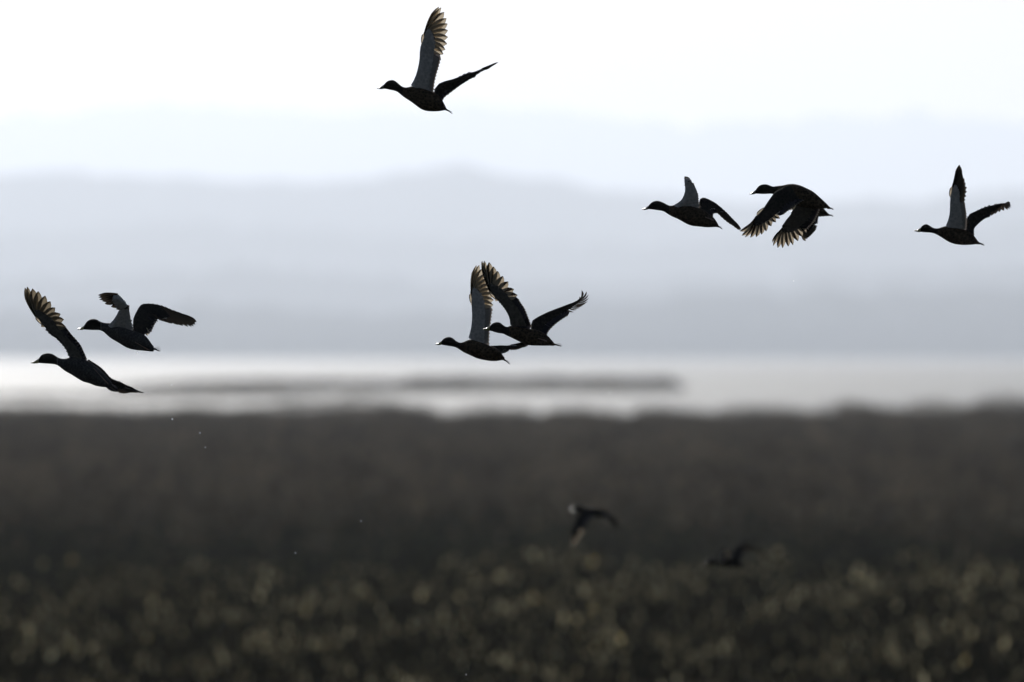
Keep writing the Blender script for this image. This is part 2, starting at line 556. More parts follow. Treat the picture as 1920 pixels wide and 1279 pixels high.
reeds('green_reed_bed', p[green], hh[green] * 0.92, 5, 0.65, 0.030, 0.012, 0.0, 0.3, 0.05, M['green_reed'], M['green_reed'],
      'low dark green reeds just behind the seed heads')
p, hh = p[~green], hh[~green]
reeds('dry_reed_bed', p, hh, 5, 0.75, 0.034, 0.012, 0.22, 0.35, 0.06, M['dry_reed'], M['dry_reed'],
      'wide dull brown reed bed stretching to the edge of the lake')


def reed_bank(name, px0, px1, d, depth, density, h, label, fade=0.06):
    n = int((px1 - px0) * S * d * depth * density)
    x = rng.uniform(px0, px1, n)
    y = rng.uniform(0, 1, n)
    e = np.minimum(np.minimum((x - px0), (px1 - x)) / ((px1 - px0) * fade), 1.0)
    k = rng.uniform(0, 1, n) < e ** 0.5
    x, y, e = x[k], y[k], e[k]
    dd = d + (y - 0.5) * depth
    P = np.column_stack([(x - 960) * S * dd, dd, np.zeros(len(x))])
    hh = h * (0.45 + 0.55 * e) * (1 + 0.12 * value_noise(P[:, 0], P[:, 1] * 0.1, 0.35, 9)) + rng.normal(0, 0.1, len(x))
    # bank of earth under them, an oval with a rounded shore
    cx = ((px0 + px1) / 2 - 960) * S * d; hw = (px1 - px0) / 2 * S * d
    Vb, Fb = [(cx, d, 0.18)], []
    for i in range(48):
        a = i / 48 * 2 * math.pi
        rr = 1 + 0.06 * math.sin(3 * a + d) + 0.04 * math.sin(7 * a)
        Vb.append((cx + hw * rr * math.cos(a), d + depth * 0.55 * rr * math.sin(a), -0.05))
    for i in range(48): Fb.append((0, 1 + i, 1 + (i + 1) % 48))
    root = reeds(name, P, hh, 5, 0.8, 0.045, 0.015, 0.2, 0.4, 0.07, M['dry_reed'], M['dry_reed'], label)
    b = mesh_obj('mud_bank', Vb, Fb, [M['mud']], root)
    return root


reed_bank('reed_island', 740, 1285, 2330, 46, 1.7, 2.9, 'thin dark reed island lying in the lake behind the central ducks')
reed_bank('low_reed_island', 200, 900, 2290, 50, 1.3, 2.5, 'paler low reed island joining the dark one on its left', fade=0.3)
reed_bank('reed_spit', -260, 560, 1950, 16, 2.2, 0.9, 'low sparse reed spit in the bright water at left')
reed_bank('reed_clump', 470, 800, 1290, 60, 0.40, 2.9, 'brownish reed clump rising against the water left of centre', 0.25)
reed_bank('sparse_reeds', -40, 520, 1500, 10, 1.2, 0.6, 'thin reed tufts in the bright shallow water at left')


# ------------------------------------------------------------------ ducks
class Frame:
    """turns measured picture positions (plus a real depth in the same unit) into metres round one bird"""
    def __init__(self, ox, oy, zoom, dist, anchor, yaw=0.0):
        self.ox, self.oy, self.z, self.dist = ox, oy, zoom, dist
        self.m = dist * S                     # metres per picture pixel at that distance
        self.ax, self.ay = ox + anchor[0] / zoom, oy + anchor[1] / zoom
        self.yaw = yaw

    def world(self):
        return Vector(((self.ax - 960) * self.m, self.dist, CAM_H + (HORIZON - self.ay) * self.m))

    def p(self, x, y, d=0.0):                 # d in metres, positive away from the camera
        px = self.ox + x / self.z - self.ax
        py = self.oy + y / self.z - self.ay
        return Vector((px * self.m, d + self.yaw * px * self.m, -py * self.m))


def catmull(pts, n):
    """n points along a smooth curve through pts (Vectors), even in arc length"""
    pts = [Vector(p) for p in pts]
    if len(pts) == 2: pts = [pts[0], (pts[0] + pts[1]) / 2, pts[1]]
    P = [pts[0] * 2 - pts[1]] + pts + [pts[-1] * 2 - pts[-2]]
    dense = []
    for i in range(1, len(P) - 2):
        for k in range(10):
            t = k / 10
            a, b, c, d = P[i - 1], P[i], P[i + 1], P[i + 2]
            dense.append(0.5 * ((2 * b) + (c - a) * t + (2 * a - 5 * b + 4 * c - d) * t * t + (3 * b - a - 3 * c + d) * t ** 3))
    dense.append(pts[-1])
    L = [0.0]
    for i in range(1, len(dense)): L.append(L[-1] + (dense[i] - dense[i - 1]).length)
    out = []
    j = 0
    for k in range(n):
        s = L[-1] * k / (n - 1)
        while j < len(L) - 2 and L[j + 1] < s: j += 1
        f = (s - L[j]) / max(L[j + 1] - L[j], 1e-9)
        out.append(dense[j].lerp(dense[j + 1], min(max(f, 0), 1)))
    return out


def at(curve, t):
    f = min(max(t, 0), 1) * (len(curve) - 1)
    i = min(int(f), len(curve) - 2)
    return curve[i].lerp(curve[i + 1], f - i)


def loft(name, rings, mats, parent, cap=True, midx=None):
    k = len(rings[0])
    V = [v for r in rings for v in r]
    F = []
    for i in range(len(rings) - 1):
        for j in range(k):
            F.append((i * k + j, i * k + (j + 1) % k, (i + 1) * k + (j + 1) % k, (i + 1) * k + j))
    if cap:
        F.append(tuple(range(k - 1, -1, -1)))
        F.append(tuple((len(rings) - 1) * k + j for j in range(k)))
    return mesh_obj(name, V, F, mats, parent)


def feather(name, root, tip, outer_dir, width, mat, parent, bow=0.0, lift=0.0, tilt=0.10, seg=6, pointed=1.0, side=1.0, droop=0.0):
    """one flight feather: shaft from root to tip, narrow outer vane, broad inner vane, cambered"""
    f = tip - root
    ln = f.length
    fd = f.normalized()
    a = outer_dir - fd * outer_dir.dot(fd)
    if a.length < 1e-6: a = Vector((0, 0, 1)).cross(fd)
    a.normalize()
    n = fd.cross(a).normalized() * side
    V, F, UV = [], [], []
    for i in range(seg + 1):
        t = i / seg
        base = root + f * t + a * (bow * ln * 4 * t * (1 - t)) + n * (lift - droop * ln * t * t)
        if t < 0.66: w = 0.62 + 0.38 * (t / 0.66)
        else:
            q = (t - 0.66) / 0.34
            w = (1 - q ** (2.2 / pointed)) ** 0.75 if q < 1 else 0
        w *= width
        o_, i_ = w * 0.38, w * 0.62
        if i == seg:
            o_, i_ = width * 0.03, width * 0.03
        V += [base + a * o_ - n * tilt * o_, base + n * 0.0007, base - a * i_ + n * tilt * i_ * 0.6]
        UV += [(0.0, t), (0.40, t), (1.0, t)]
    for i in range(seg):
        for j in range(2):
            q = i * 3 + j
            F.append((q, q + 1, q + 4, q + 3))
    return mesh_obj(name, V, F, [mat], parent, uvs=UV)


def wing(fr, root_obj, lead, wrist, trail, tips, d=(0.0, 0.0, 0.0), dch=0.0, face='under', n_sec=11, n_prim=10,
         pw=2.0, hand_end=0.26, root_line=None, bow=0.05, dark=False, cov=(0.74, 0.62, 0.14), alula=True, pointed=1.45,
         prim_mat=None, lag=0.0, label=None, cover_to=0.30, extra=()):
    """lead: points of the leading edge shoulder..wrist..tip; trail: arm trailing edge root..wrist; tips: primaries inner..outer.
    d: depth (m) at shoulder, wrist, tip; dch: extra depth at the trailing edge."""
    nl = len(lead)
    def depth(i):
        if i <= wrist: return d[0] + (d[1] - d[0]) * (i / max(wrist, 1))
        return d[1] + (d[2] - d[1]) * ((i - wrist) / (nl - 1 - wrist))
    L3 = [fr.p(x, y, depth(i)) for i, (x, y) in enumerate(lead)]
    arm = catmull(L3[:wrist + 1], 12)
    hand = catmull(L3[wrist:], 16)
    T3 = [fr.p(x, y, d[0] + (d[1] - d[0]) * i / (len(trail) - 1) + dch) for i, (x, y) in enumerate(trail)]
    arm_t = catmull(T3, 14)
    nt_ = len(tips)
    P3 = [fr.p(x, y, d[1] + (d[2] - d[1]) * (i / (nt_ - 1)) + dch * (1 - i / (nt_ - 1) * 0.8)) for i, (x, y) in enumerate(tips)]
    if nt_ == n_prim: tip_c = P3
    else: tip_c = catmull(P3, n_prim)
    hl = sum((hand[i + 1] - hand[i]).length for i in range(len(hand) - 1))
    if root_line is not None:
        rl = catmull([fr.p(x, y, d[1] + (d[2] - d[1]) * 0.3 * i / (len(root_line) - 1)) for i, (x, y) in enumerate(root_line)], n_prim)
    else:
        rl = [at(hand, hand_end * (k / (n_prim - 1))) for k in range(n_prim)]
    up = M['upper_covert']
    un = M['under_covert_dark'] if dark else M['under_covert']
    # ---- covert-covered arm and hand, a closed thin body with a rounded leading edge
    st = []
    na, nh = 9, 9
    for i in range(na):
        t = i / (na - 1)
        st.append((at(arm, t), at(arm_t, t), cov[0] + (cov[1] - cov[0]) * t, 0.020 * (1 - t) + 0.009 * t, at(arm, min(t + .06, 1)) - at(arm, max(t - .06, 0))))
    for i in range(1, nh):
        t = i / (nh - 1) * cover_to
        tp = at(tip_c, min(t / max(hand_end, .3) * 0.75, 1.0)) if root_line is None else at(tip_c, t / cover_to)
        base = at(hand, t) if root_line is None else at(rl, t / cover_to)
        taper = 1 - (i / (nh - 1)) ** 2
        st.append((base, tp, cov[1] + (cov[2] - cov[1]) * (i / (nh - 1)), 0.008 * taper + 0.0012, at(hand, min(t + .06, 1)) - at(hand, max(t - .06, 0))))
    fr_ch = [0.0, 0.04, 0.14, 0.32, 0.6, 0.85, 1.0]
    prof = [0.0, 0.62, 1.0, 0.85, 0.5, 0.22, 0.02]
    V, F, MI = [], [], []
    k = len(fr_ch)
    sgn = -1.0
    norms = []
    for (lp, tp, c, th, tan) in st:
        ch = (tp - lp)
        n = tan.cross(ch)
        if n.length < 1e-9: n = Vector((0, -1, 0))
        n.normalize()
        norms.append(n)
    # one consistent side all along the wing, the camera side at the arm
    ref = norms[3]
    if ref.y > 0: ref = -ref
    for i, n in enumerate(norms):
        if n.dot(ref) < 0: norms[i] = -n
        ref = norms[i]
    for (lp, tp, c, th, tan), n in zip(st, norms):
        ch = (tp - lp)
        for sd in (1, -1):
            for a_, b_ in zip(fr_ch, prof):
                jit = random.uniform(-0.02, 0.02) if a_ == 1.0 else 0
                V.append(lp + ch * (c * (a_ + jit)) + n * (th * b_ * sd * (1.0 if sd == 1 else 0.7)) + n * 0.0015)
    R = 2 * k
    for i in range(len(st) - 1):
        for j in range(k - 1):
            q = i * R + j
            F.append((q, q + 1, q + 1 + R, q + R)); MI.append(0)
            q2 = q + k
            F.append((q2, q2 + R, q2 + 1 + R, q2 + 1)); MI.append(1)
        q = i * R + k - 1
        F.append((q, q + k, q + k + R, q + R)); MI.append(0)
    for e in (0, (len(st) - 1) * R):
        F.append(tuple([e + j for j in range(k)] + [e + k + j for j in range(k - 1, 0, -1)])); MI.append(0)
    mats = [un, up] if face == 'under' else [up, un]
    wg = mesh_obj('wing', V, F, mats, root_obj, midx=MI)
    if label: wg['label'] = label
    cam_n = norms[4]
    # ---- rows of small covert feathers lying on both faces
    cv, cf, cu, cm = [], [], [], []
    for sd in (1, -1):
        for (f0, f1, cnt, wdt) in ((0.16, 0.52, 15, 0.020), (0.42, 0.80, 13, 0.024), (0.66, 1.06, 12, 0.027)):
            for q in range(cnt):
                u = (q + 0.5) / cnt * (len(st) - 3)
                ii = int(u); ff = u - ii
                lp = st[ii][0].lerp(st[ii + 1][0], ff); tp = st[ii][1].lerp(st[ii + 1][1], ff)
                c = st[ii][2] * (1 - ff) + st[ii + 1][2] * ff
                th = st[ii][3] * (1 - ff) + st[ii + 1][3] * ff
                n = norms[ii].lerp(norms[ii + 1], ff).normalized()
                ch = (tp - lp) * c
                tn = st[ii][4].normalized()
                fend = f1 + random.uniform(-0.03, 0.03)
                b0 = len(cv)
                for g, (tt_, wr) in enumerate(((0.0, 0.7), (0.45, 1.0), (0.8, 0.85), (1.0, 0.25))):
                    fp = f0 + (fend - f0) * tt_
                    hgt = th * float(np.interp(fp, fr_ch, prof)) * (1.0 if sd == 1 else 0.7) + 0.0012 + 0.0012 * tt_
                    for e_ in (-0.5, 0.5):
                        cv.append(lp + ch * fp + tn * (e_ * wdt * wr) + n * (sd * (hgt + (0.0006 if e_ > 0 else 0.0))) + n * 0.0015)
                        cu.append((0.5 + e_, tt_))
                for g in range(3):
                    z = b0 + g * 2
                    cf.append((z, z + 1, z + 3, z + 2)); cm.append(0 if sd == 1 else 1)
    n_side = mats if norms[4].y < 0 else mats
    co = mesh_obj('covert_feathers', cv, cf, n_side, wg, midx=cm, uvs=cu, smooth=False)
    co['kind'] = 'stuff'
    # how far the leading edge bulges outward of the straight line wrist - tip
    chd = (hand[-1] - hand[0])
    cd = chd.normalized()
    mid = hand[len(hand) // 2] - hand[0]
    off = mid - cd * mid.dot(cd)
    inward = (arm_t[-1] - hand[0]); inward = inward - cd * inward.dot(cd)
    lead_bow = (off.length / max(chd.length, 1e-6)) * (1.0 if off.dot(inward) < 0 else -1.0)
    lead_bow = max(min(lead_bow, 0.2), -0.12)
    # ---- secondaries
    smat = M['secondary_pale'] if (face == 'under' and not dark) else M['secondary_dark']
    pmat = prim_mat or M['primary']
    sp = sum((arm_t[i + 1] - arm_t[i]).length for i in range(len(arm_t) - 1)) / n_sec
    for i in range(n_sec):
        t = (i + 0.3) / n_sec
        lp, tp = at(arm, t), at(arm_t, t)
        tan = at(arm, min(t + .08, 1)) - at(arm, max(t - .08, 0))
        r0 = lp + (tp - lp) * 0.12
        e = tp + (tp - lp) * random.uniform(-0.004, 0.006)
        side = 1.0 if (tp - lp).cross(tan).dot(cam_n) > 0 else -1.0
        feather('secondary_feather', r0, e, tan, max(sp * 3.6, 0.030), smat, wg, bow=-0.03, lift=-0.0012 - 0.0002 * i, seg=5, pointed=0.6, side=side)
    # ---- primaries
    for i in range(n_prim):
        t = i / (n_prim - 1)
        r0, e = rl[i], tip_c[i]
        j = min(i, n_prim - 2)
        tan = (tip_c[j + 1] - tip_c[j])
        spc = max(tan.length, (tip_c[max(j, 1)] - tip_c[max(j, 1) - 1]).length * 0.6)
        ln = (e - r0).length
        outer = tan.lerp(rl[j + 1] - rl[j], 0.3)
        if outer.length < 1e-5: outer = tan
        w = min(max(spc * pw, ln * (0.13 if pw > 0.7 else 0.06), 0.012 if pw > 0.7 else 0.008), ln * 0.40 + 0.004, 0.058)
        side = 1.0 if (e - r0).cross(outer).dot(cam_n) > 0 else -1.0
        feather('primary_feather', r0, e, outer, w, pmat, wg, bow=(bow * (1 - t) + lead_bow * t) if root_line is None else bow, lift=-0.001 - 0.0007 * i,
                tilt=0.14, seg=9, pointed=pointed, side=side, droop=lag)
    for (x0_, y0_), (x1_, y1_), dd, ww in extra:
        feather('tertial_feather', fr.p(x0_, y0_, dd), fr.p(x1_, y1_, dd), Vector((-1, 0, 0.3)), ww, M['primary'], wg, seg=4, pointed=0.6)
    if alula:
        r0 = arm[-1]
        tn = (hand[2] - hand[0]).normalized()
        out = (hand[0] - at(arm_t, 1.0)).normalized()
        feather('alula_feather', r0 - tn * 0.01, r0 + tn * 0.052 + out * 0.010, out, 0.018, M['primary'], wg, bow=0.08, lift=0.002, seg=4, pointed=0.7)
    return wg


def duck(label, fr, body, bill, tail, tail_base, near, far, kind='brown', drake=False, foot=None, ring_x=None, width=1.0, bill_mat=None, bill_fat=1.0,
         group='ducks flying left in a loose flock', tail_spread=0.32, tail_n=7, tail_vert=0.10):
    root = bpy.data.objects.new('duck', None)
    C.objects.link(root)
    root.location = fr.world()
    root.empty_display_size = 0.1
    tag(root, label, 'duck', group)
    # ---- body, neck and head: one continuous skin
    top = catmull([fr.p(x, a) for x, a, b in body], 54)
    bot = catmull([fr.p(x, b) for x, a, b in body], 54)
    # resample both by x so rings stay upright
    xs_t = [v.x for v in top]; xs_b = [v.x for v in bot]
    x0, x1 = top[0].x, top[-1].x
    rings = []
    ns = 46
    hmax = max((fr.p(x, a).z - fr.p(x, b).z) / 2 for x, a, b in body)
    def ring_at(x, scale=1.0, k=16):
        zt = float(np.interp(x, xs_t, [v.z for v in top])); zb = float(np.interp(x, xs_b, [v.z for v in bot]))
        h = max((zt - zb) / 2, 0.002); zc = (zt + zb) / 2
        rel = (x - x0) / (x1 - x0)
        lat = h * (0.88 if rel < 0.3 else 0.88 + 0.22 * min((rel - 0.3) / 0.2, 1.0)) * width
        if rel > 0.8: lat = max(lat, hmax * 0.5 * (1 - (rel - 0.8) / 0.2 * 0.5))
        yc = fr.yaw * x
        r = []
        for q in range(k):
            a = q / k * 2 * math.pi
            r.append(Vector((x, yc + math.cos(a) * lat * scale, zc + math.sin(a) * h * scale)))
        return r, lat, h, zc
    for i in range(ns):
        t = i / (ns - 1)
        t = t - 0.035 * math.sin(t * 2 * math.pi)
        rings.append(ring_at(x0 + (x1 - x0) * t)[0])
    bmat = {'grey': M['body_grey'], 'dark': M['head_dark']}.get(kind, M['body_brown'])
    bo = loft('body', rings, [bmat, M['head_dark']], root)
    me = bo.data
    neck_x = fr.p(ring_x, 0).x if ring_x else x0 + (x1 - x0) * 0.30
    mi = [1 if pl.center.x < neck_x + 0.004 * math.sin(pl.center.y * 90) else 0 for pl in me.polygons]
    me.polygons.foreach_set('material_index', mi)
    # ---- bill: flattened, broad at the tip
    bt = fr.p(*bill)
    r0, lat0, h0, zc0 = ring_at(x0 + 0.006)
    base_c = Vector((x0 + 0.004, fr.yaw * (x0 + .004), zc0 - h0 * 0.1))
    br = []
    for i in range(9):
        t = i / 8
        c = base_c.lerp(bt, t)
        c.z -= 0.003 * math.sin(t * math.pi)
        hh = max(h0 * 0.8, 0.006) * (1 - t) ** 1.3 + 0.0030 * (1 if t < 0.95 else 0.4)
        ww = 0.0085 * bill_fat + 0.003 * math.sin(t * math.pi * 0.9) if t < 0.92 else 0.006
        br.append([c + Vector((0, math.cos(a) * ww, math.sin(a) * hh)) for a in [q / 10 * 2 * math.pi for q in range(10)]])
    loft('bill', br, [bill_mat or M['bill']], root)
    # ---- eyes
    xe = x0 + (x1 - x0) * 0.085
    _, le, he, ze = ring_at(xe)
    for sgn in (-1, 1):
        er = []
        c = Vector((xe, fr.yaw * xe + sgn * le * 0.86, ze + he * 0.22))
        for i in range(5):
            ph = -math.pi / 2 + math.pi * i / 4
            er.append([c + Vector((math.cos(a) * math.cos(ph) * 0.004 , math.sin(ph) * 0.0035, math.sin(a) * math.cos(ph) * 0.004)) * 1.0
                       for a in [q / 8 * 2 * math.pi for q in range(8)]])
        loft('eye', er, [M['eye']], root)
    if drake:
        rr = []
        for dx, scl in ((-0.004, 1.0), (-0.002, 1.03), (0.0, 1.035), (0.002, 1.03), (0.004, 1.0)):
            rr.append(ring_at(neck_x + dx, scl)[0])
        loft('neck_ring', rr, [M['neck_white']], root, cap=False)
    # ---- tail fan
    tb = fr.p(*tail_base)
    tt = fr.p(*tail)
    dirn = (tt - tb)
    hold = bpy.data.meshes.new('tail')
    tr = []
    for i in range(5):
        t = i / 4
        c = (tb - dirn * 0.35).lerp(tt, t * 0.62)
        tr.append([c + Vector((0, math.cos(a) * 0.026 * (1 - 0.35 * t), math.sin(a) * (0.012 * (1 - t) + 0.002))) for a in [q / 10 * 2 * math.pi for q in range(10)]])
    tl = loft('tail', tr, [bmat], root)
    for i in range(tail_n):
        s = (i / (tail_n - 1) - 0.5) * 2
        e = tb + dirn * (1 - 0.18 * s * s)
        e.y += s * tail_spread * dirn.length * 1.2
        e.z += tail_vert * dirn.length * s + 0.06 * dirn.length * random.uniform(-1, 1) * abs(s) + 0.08 * abs(s) * dirn.length
        r_ = tb - dirn * 0.2
        r_.y += s * 0.012
        feather('tail_feather', r_, e, Vector((0, 1 if s >= 0 else -1, 0.15)), 0.017, M['tail'], tl, lift=0.0004 * i, seg=4, pointed=0.8, tilt=0.05)
    # ---- tucked feet
    if foot:
        (ax_, ay_), (bx_, by_) = foot
        for sgn in (-1, 1):
            a0, b0 = fr.p(ax_, ay_), fr.p(bx_, by_)
            rr = []
            for i in range(8):
                t = i / 7
                c = a0.lerp(b0, t)
                _, lt, hh, zc = ring_at(min(c.x, x1))
                q = max(min((c.z - zc) / max(hh, 1e-4), 0.98), -0.98)
                lat_here = lt * math.sqrt(1 - q * q) if c.x < x1 else 0.012
                c.y = fr.yaw * c.x + sgn * (lat_here + 0.0005)
                ra = (0.0028 if t < 0.5 else 0.0055 - 0.008 * abs(t - 0.75))
                rr.append([c + Vector((0, math.cos(g) * 0.003, math.sin(g) * max(ra, 0.0012))) for g in [w / 8 * 2 * math.pi for w in range(8)]])
            loft('foot', rr, [M['foot']], root)
    for w in (near, far):
        if w: wing(fr, root, **w)
    return root


# ---- 1: highest duck
fA = Frame(690, 0, 5.5615, 71.1, (520, 1020), yaw=-0.25)
duck('highest duck in the picture, one wing raised straight up with sunlit fanned feather tips', fA,
     [(160, 893, 923), (175, 868, 924), (205, 842, 930), (240, 833, 938), (272, 838, 944), (305, 860, 957), (335, 888, 980), (365, 906, 1006),
      (400, 912, 1030), (450, 900, 1062), (500, 895, 1100), (550, 905, 1136), (600, 925, 1156), (660, 952, 1163), (720, 985, 1163),
      (765, 1030, 1158), (795, 1085, 1153), (822, 1138, 1150)],
     (92, 919), (884, 1190), (812, 1140),
     dict(lead=[(450, 885), (492, 810), (525, 700), (540, 600), (543, 510), (568, 440), (600, 355), (640, 250), (688, 165), (742, 88)], wrist=5,
          trail=[(690, 985), (692, 900), (715, 790), (742, 700), (766, 610)],
          tips=[(785, 572), (806, 525), (825, 465), (833, 395), (833, 325), (829, 258), (817, 202), (794, 138), (766, 92), (742, 86)],
          d=(-0.03, -0.10, -0.16), dch=0.02, face='under'),
     dict(lead=[(690, 985), (705, 895), (780, 850), (880, 825), (960, 795), (1050, 762), (1140, 738), (1200, 722), (1250, 705), (1310, 672), (1364, 653)], wrist=6,
          trail=[(765, 1085), (792, 1025), (840, 985), (910, 930), (980, 875), (1030, 835), (1090, 808)],
          tips=[(1120, 795), (1150, 768), (1162, 752), (1185, 740), (1210, 728), (1240, 716), (1275, 700), (1310, 682), (1340, 665), (1364, 653)],
          d=(0.03, 0.16, 0.30), dch=0.03, face='upper', prim_mat=M['primary_dark'], alula=False))

# ---- 2: lower left drake
fB = Frame(30, 520, 5.5615, 71.0, (620, 970), yaw=-0.12)
duck('leftmost drake, lowest at left, near wing raised forward and far wing trailing behind', fB,
     [(232, 860, 893), (245, 832, 894), (270, 806, 897), (300, 795, 899), (335, 791, 901), (372, 798, 904), (405, 815, 908), (440, 838, 922),
      (480, 849, 955), (525, 846, 986), (570, 832, 1010), (630, 835, 1048), (700, 850, 1088), (765, 878, 1106), (825, 922, 1130),
      (885, 970, 1142), (935, 1018, 1147), (975, 1065, 1148), (1000, 1095, 1142)],
     (152, 893), (1065, 1165), (985, 1118),
     dict(lead=[(545, 810), (518, 725), (470, 650), (400, 590), (335, 548), (272, 480), (210, 385), (150, 260), (115, 160), (107, 110)], wrist=5,
          trail=[(745, 865), (695, 755), (640, 680), (585, 605), (548, 555)],
          tips=[(527, 520), (505, 440), (470, 383), (415, 318), (365, 253), (312, 195), (240, 148), (182, 120), (130, 101), (107, 110)],
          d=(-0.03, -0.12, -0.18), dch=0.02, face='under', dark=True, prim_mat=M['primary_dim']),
     dict(lead=[(745, 860), (830, 910), (900, 965), (965, 1040), (1020, 1068), (1060, 1085), (1130, 1138), (1220, 1162), (1325, 1193)], wrist=5,
          trail=[(930, 1120), (960, 1135), (990, 1155), (1030, 1185), (1060, 1204)],
          tips=[(1080, 1212), (1110, 1217), (1140, 1216), (1165, 1208), (1190, 1200), (1220, 1192), (1250, 1190), (1280, 1190), (1305, 1192), (1325, 1194)],
          d=(0.03, 0.18, 0.34), dch=0.02, face='upper', prim_mat=M['primary_dark'], alula=False, pw=1.6),
     kind='grey', drake=True, foot=((815, 950), (965, 1112)), ring_x=432, bill_mat=M['bill_yellow'])

# ---- 3: second from left
fC = Frame(130, 530, 7.3846, 70.9, (760, 760), yaw=-0.15)
duck('drake above the leftmost one, near wing bent over forward and yellow bill catching the sun', fC,
     [(185, 618, 647), (205, 590, 650), (235, 545, 652), (270, 515, 654), (310, 503, 656), (350, 504, 657), (390, 518, 657), (430, 542, 661),
      (475, 555, 684), (520, 560, 725), (580, 560, 775), (650, 568, 815), (720, 590, 858), (790, 625, 898), (860, 655, 922), (930, 680, 934),
      (1000, 705, 941), (1060, 742, 946), (1110, 800, 952), (1145, 855, 955), (1170, 880, 952)],
     (108, 641), (1272, 940), (1165, 915),
     dict(lead=[(540, 590), (600, 528), (650, 465), (685, 395), (740, 330), (765, 290), (740, 220), (690, 165), (600, 142), (424, 188)], wrist=5,
          trail=[(885, 655), (868, 570), (850, 480), (836, 415), (822, 340)],
          tips=[(690, 378), (655, 372), (625, 345), (588, 340), (548, 305), (505, 300), (470, 265), (435, 245), (424, 215), (422, 186)],
          root_line=[(820, 350), (800, 290), (750, 235), (690, 175)],
          d=(-0.03, -0.12, -0.26), dch=0.03, face='under', prim_mat=M['primary_dark'], alula=False, dark=False, cov=(0.97, 0.90, 0.25), pw=1.3),
     dict(lead=[(880, 670), (880, 510), (920, 410), (975, 312), (1015, 293), (1100, 290), (1200, 302), (1350, 345), (1500, 410), (1650, 480), (1757, 532)], wrist=4,
          trail=[(1030, 790), (1050, 712), (1130, 690), (1165, 620), (1195, 560), (1240, 522)],
          tips=[(1290, 532), (1350, 548), (1420, 565), (1500, 582), (1570, 594), (1640, 606), (1690, 608), (1718, 598), (1740, 572), (1757, 534)],
          d=(0.03, 0.14, 0.26), dch=-0.02, face='upper', prim_mat=M['primary_dark'], alula=False, pw=1.4, hand_end=0.7, pointed=0.8, cov=(0.85, 0.85, 0.6), extra=[((1040, 640), (1082, 738), 0.05, 0.018), ((1060, 630), (1105, 715), 0.05, 0.016)]),
     kind='grey', drake=True, foot=((915, 825), (1115, 938)), ring_x=438, bill_mat=M['bill_yellow'], tail_spread=0.5, tail_vert=0.28, tail_n=8)

# ---- 4, 5: the pair at centre
fD = Frame(800, 470, 5.559, 72.0, (540, 1030), yaw=-0.2)
duck('rear duck of the central pair, its upright wing passing behind the other duck’s bill', fD,
     [(148, 952, 979), (162, 932, 982), (185, 912, 987), (212, 901, 991), (242, 900, 996), (275, 914, 1001), (308, 942, 1011), (345, 959, 1034),
      (385, 952, 1060), (430, 930, 1080), (480, 922, 1104), (540, 938, 1128), (600, 962, 1141), (660, 990, 1150), (715, 1012, 1152),
      (760, 1042, 1146), (790, 1085, 1142), (812, 1115, 1142)],
     (90, 975), (874, 1188), (800, 1130),
     dict(lead=[(438, 905), (462, 810), (474, 700), (471, 610), (466, 530), (476, 420), (480, 300), (498, 220), (520, 155)], wrist=4,
          trail=[(655, 985), (656, 880), (668, 770), (682, 665), (690, 600)],
          tips=[(693, 570), (697, 515), (699, 455), (685, 400), (665, 345), (640, 290), (612, 240), (582, 190), (550, 153), (520, 157)],
          d=(-0.03, -0.08, -0.12), dch=0.02, face='under'),
     dict(lead=[(655, 1000), (740, 990), (800, 989), (860, 988), (960, 990), (1010, 990), (1067, 992)], wrist=3,
          trail=[(740, 1075), (790, 1060), (830, 1052), (870, 1042)],
          tips=[(885, 1038), (905, 1034), (930, 1028), (950, 1022), (970, 1018), (990, 1012), (1010, 1006), (1030, 1000), (1050, 996), (1067, 993)],
          d=(0.03, 0.20, 0.38), dch=0.02, face='upper', alula=False, prim_mat=M['primary_dark'], pw=1.6),
     bill_mat=M['bill_yellow'])
fE = Frame(800, 470, 5.559, 71.0, (1000, 880), yaw=-0.18)
duck('front duck of the central pair, wings spread in a V with splayed feather fingers', fE,
     [(655, 800, 832), (668, 776, 836), (690, 756, 843), (715, 746, 851), (742, 745, 858), (772, 754, 863), (800, 778, 867), (835, 795, 885),
      (875, 782, 903), (925, 785, 928), (985, 798, 958), (1045, 808, 982), (1105, 818, 990), (1165, 832, 991), (1225, 860, 992), (1270, 895, 991),
      (1305, 935, 992), (1325, 958, 994)],
     (584, 817), (1412, 996), (1318, 975),
     dict(lead=[(870, 765), (862, 700), (822, 620), (770, 550), (712, 492), (658, 400), (620, 290), (592, 200), (580, 113)], wrist=4,
          trail=[(1098, 795), (1062, 700), (1030, 620), (990, 560), (956, 503)],
          tips=[(945, 465), (908, 402), (850, 325), (795, 268), (742, 215), (697, 168), (652, 124), (608, 107), (592, 108), (580, 112)],
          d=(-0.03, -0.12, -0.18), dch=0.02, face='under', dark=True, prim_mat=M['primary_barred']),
     dict(lead=[(1085, 840), (1092, 738), (1160, 690), (1260, 640), (1350, 605), (1430, 575), (1510, 542), (1588, 510), (1598, 450), (1615, 405)], wrist=5,
          trail=[(1250, 905), (1266, 855), (1292, 820), (1350, 762), (1420, 712), (1490, 670)],
          tips=[(1535, 640), (1568, 614), (1600, 592), (1630, 570), (1658, 548), (1682, 524), (1693, 488), (1690, 450), (1667, 417), (1615, 403)],
          root_line=[(1430, 578), (1480, 560), (1530, 542), (1585, 520)],
          d=(0.03, 0.16, 0.26), dch=0.0, face='upper', alula=False, prim_mat=M['primary_dark'], pw=0.42, pointed=1.7, bow=-0.12, cov=(0.62, 0.55, 0.35)),
     foot=((1160, 915), (1255, 945)), bill_mat=M['bill_yellow'])

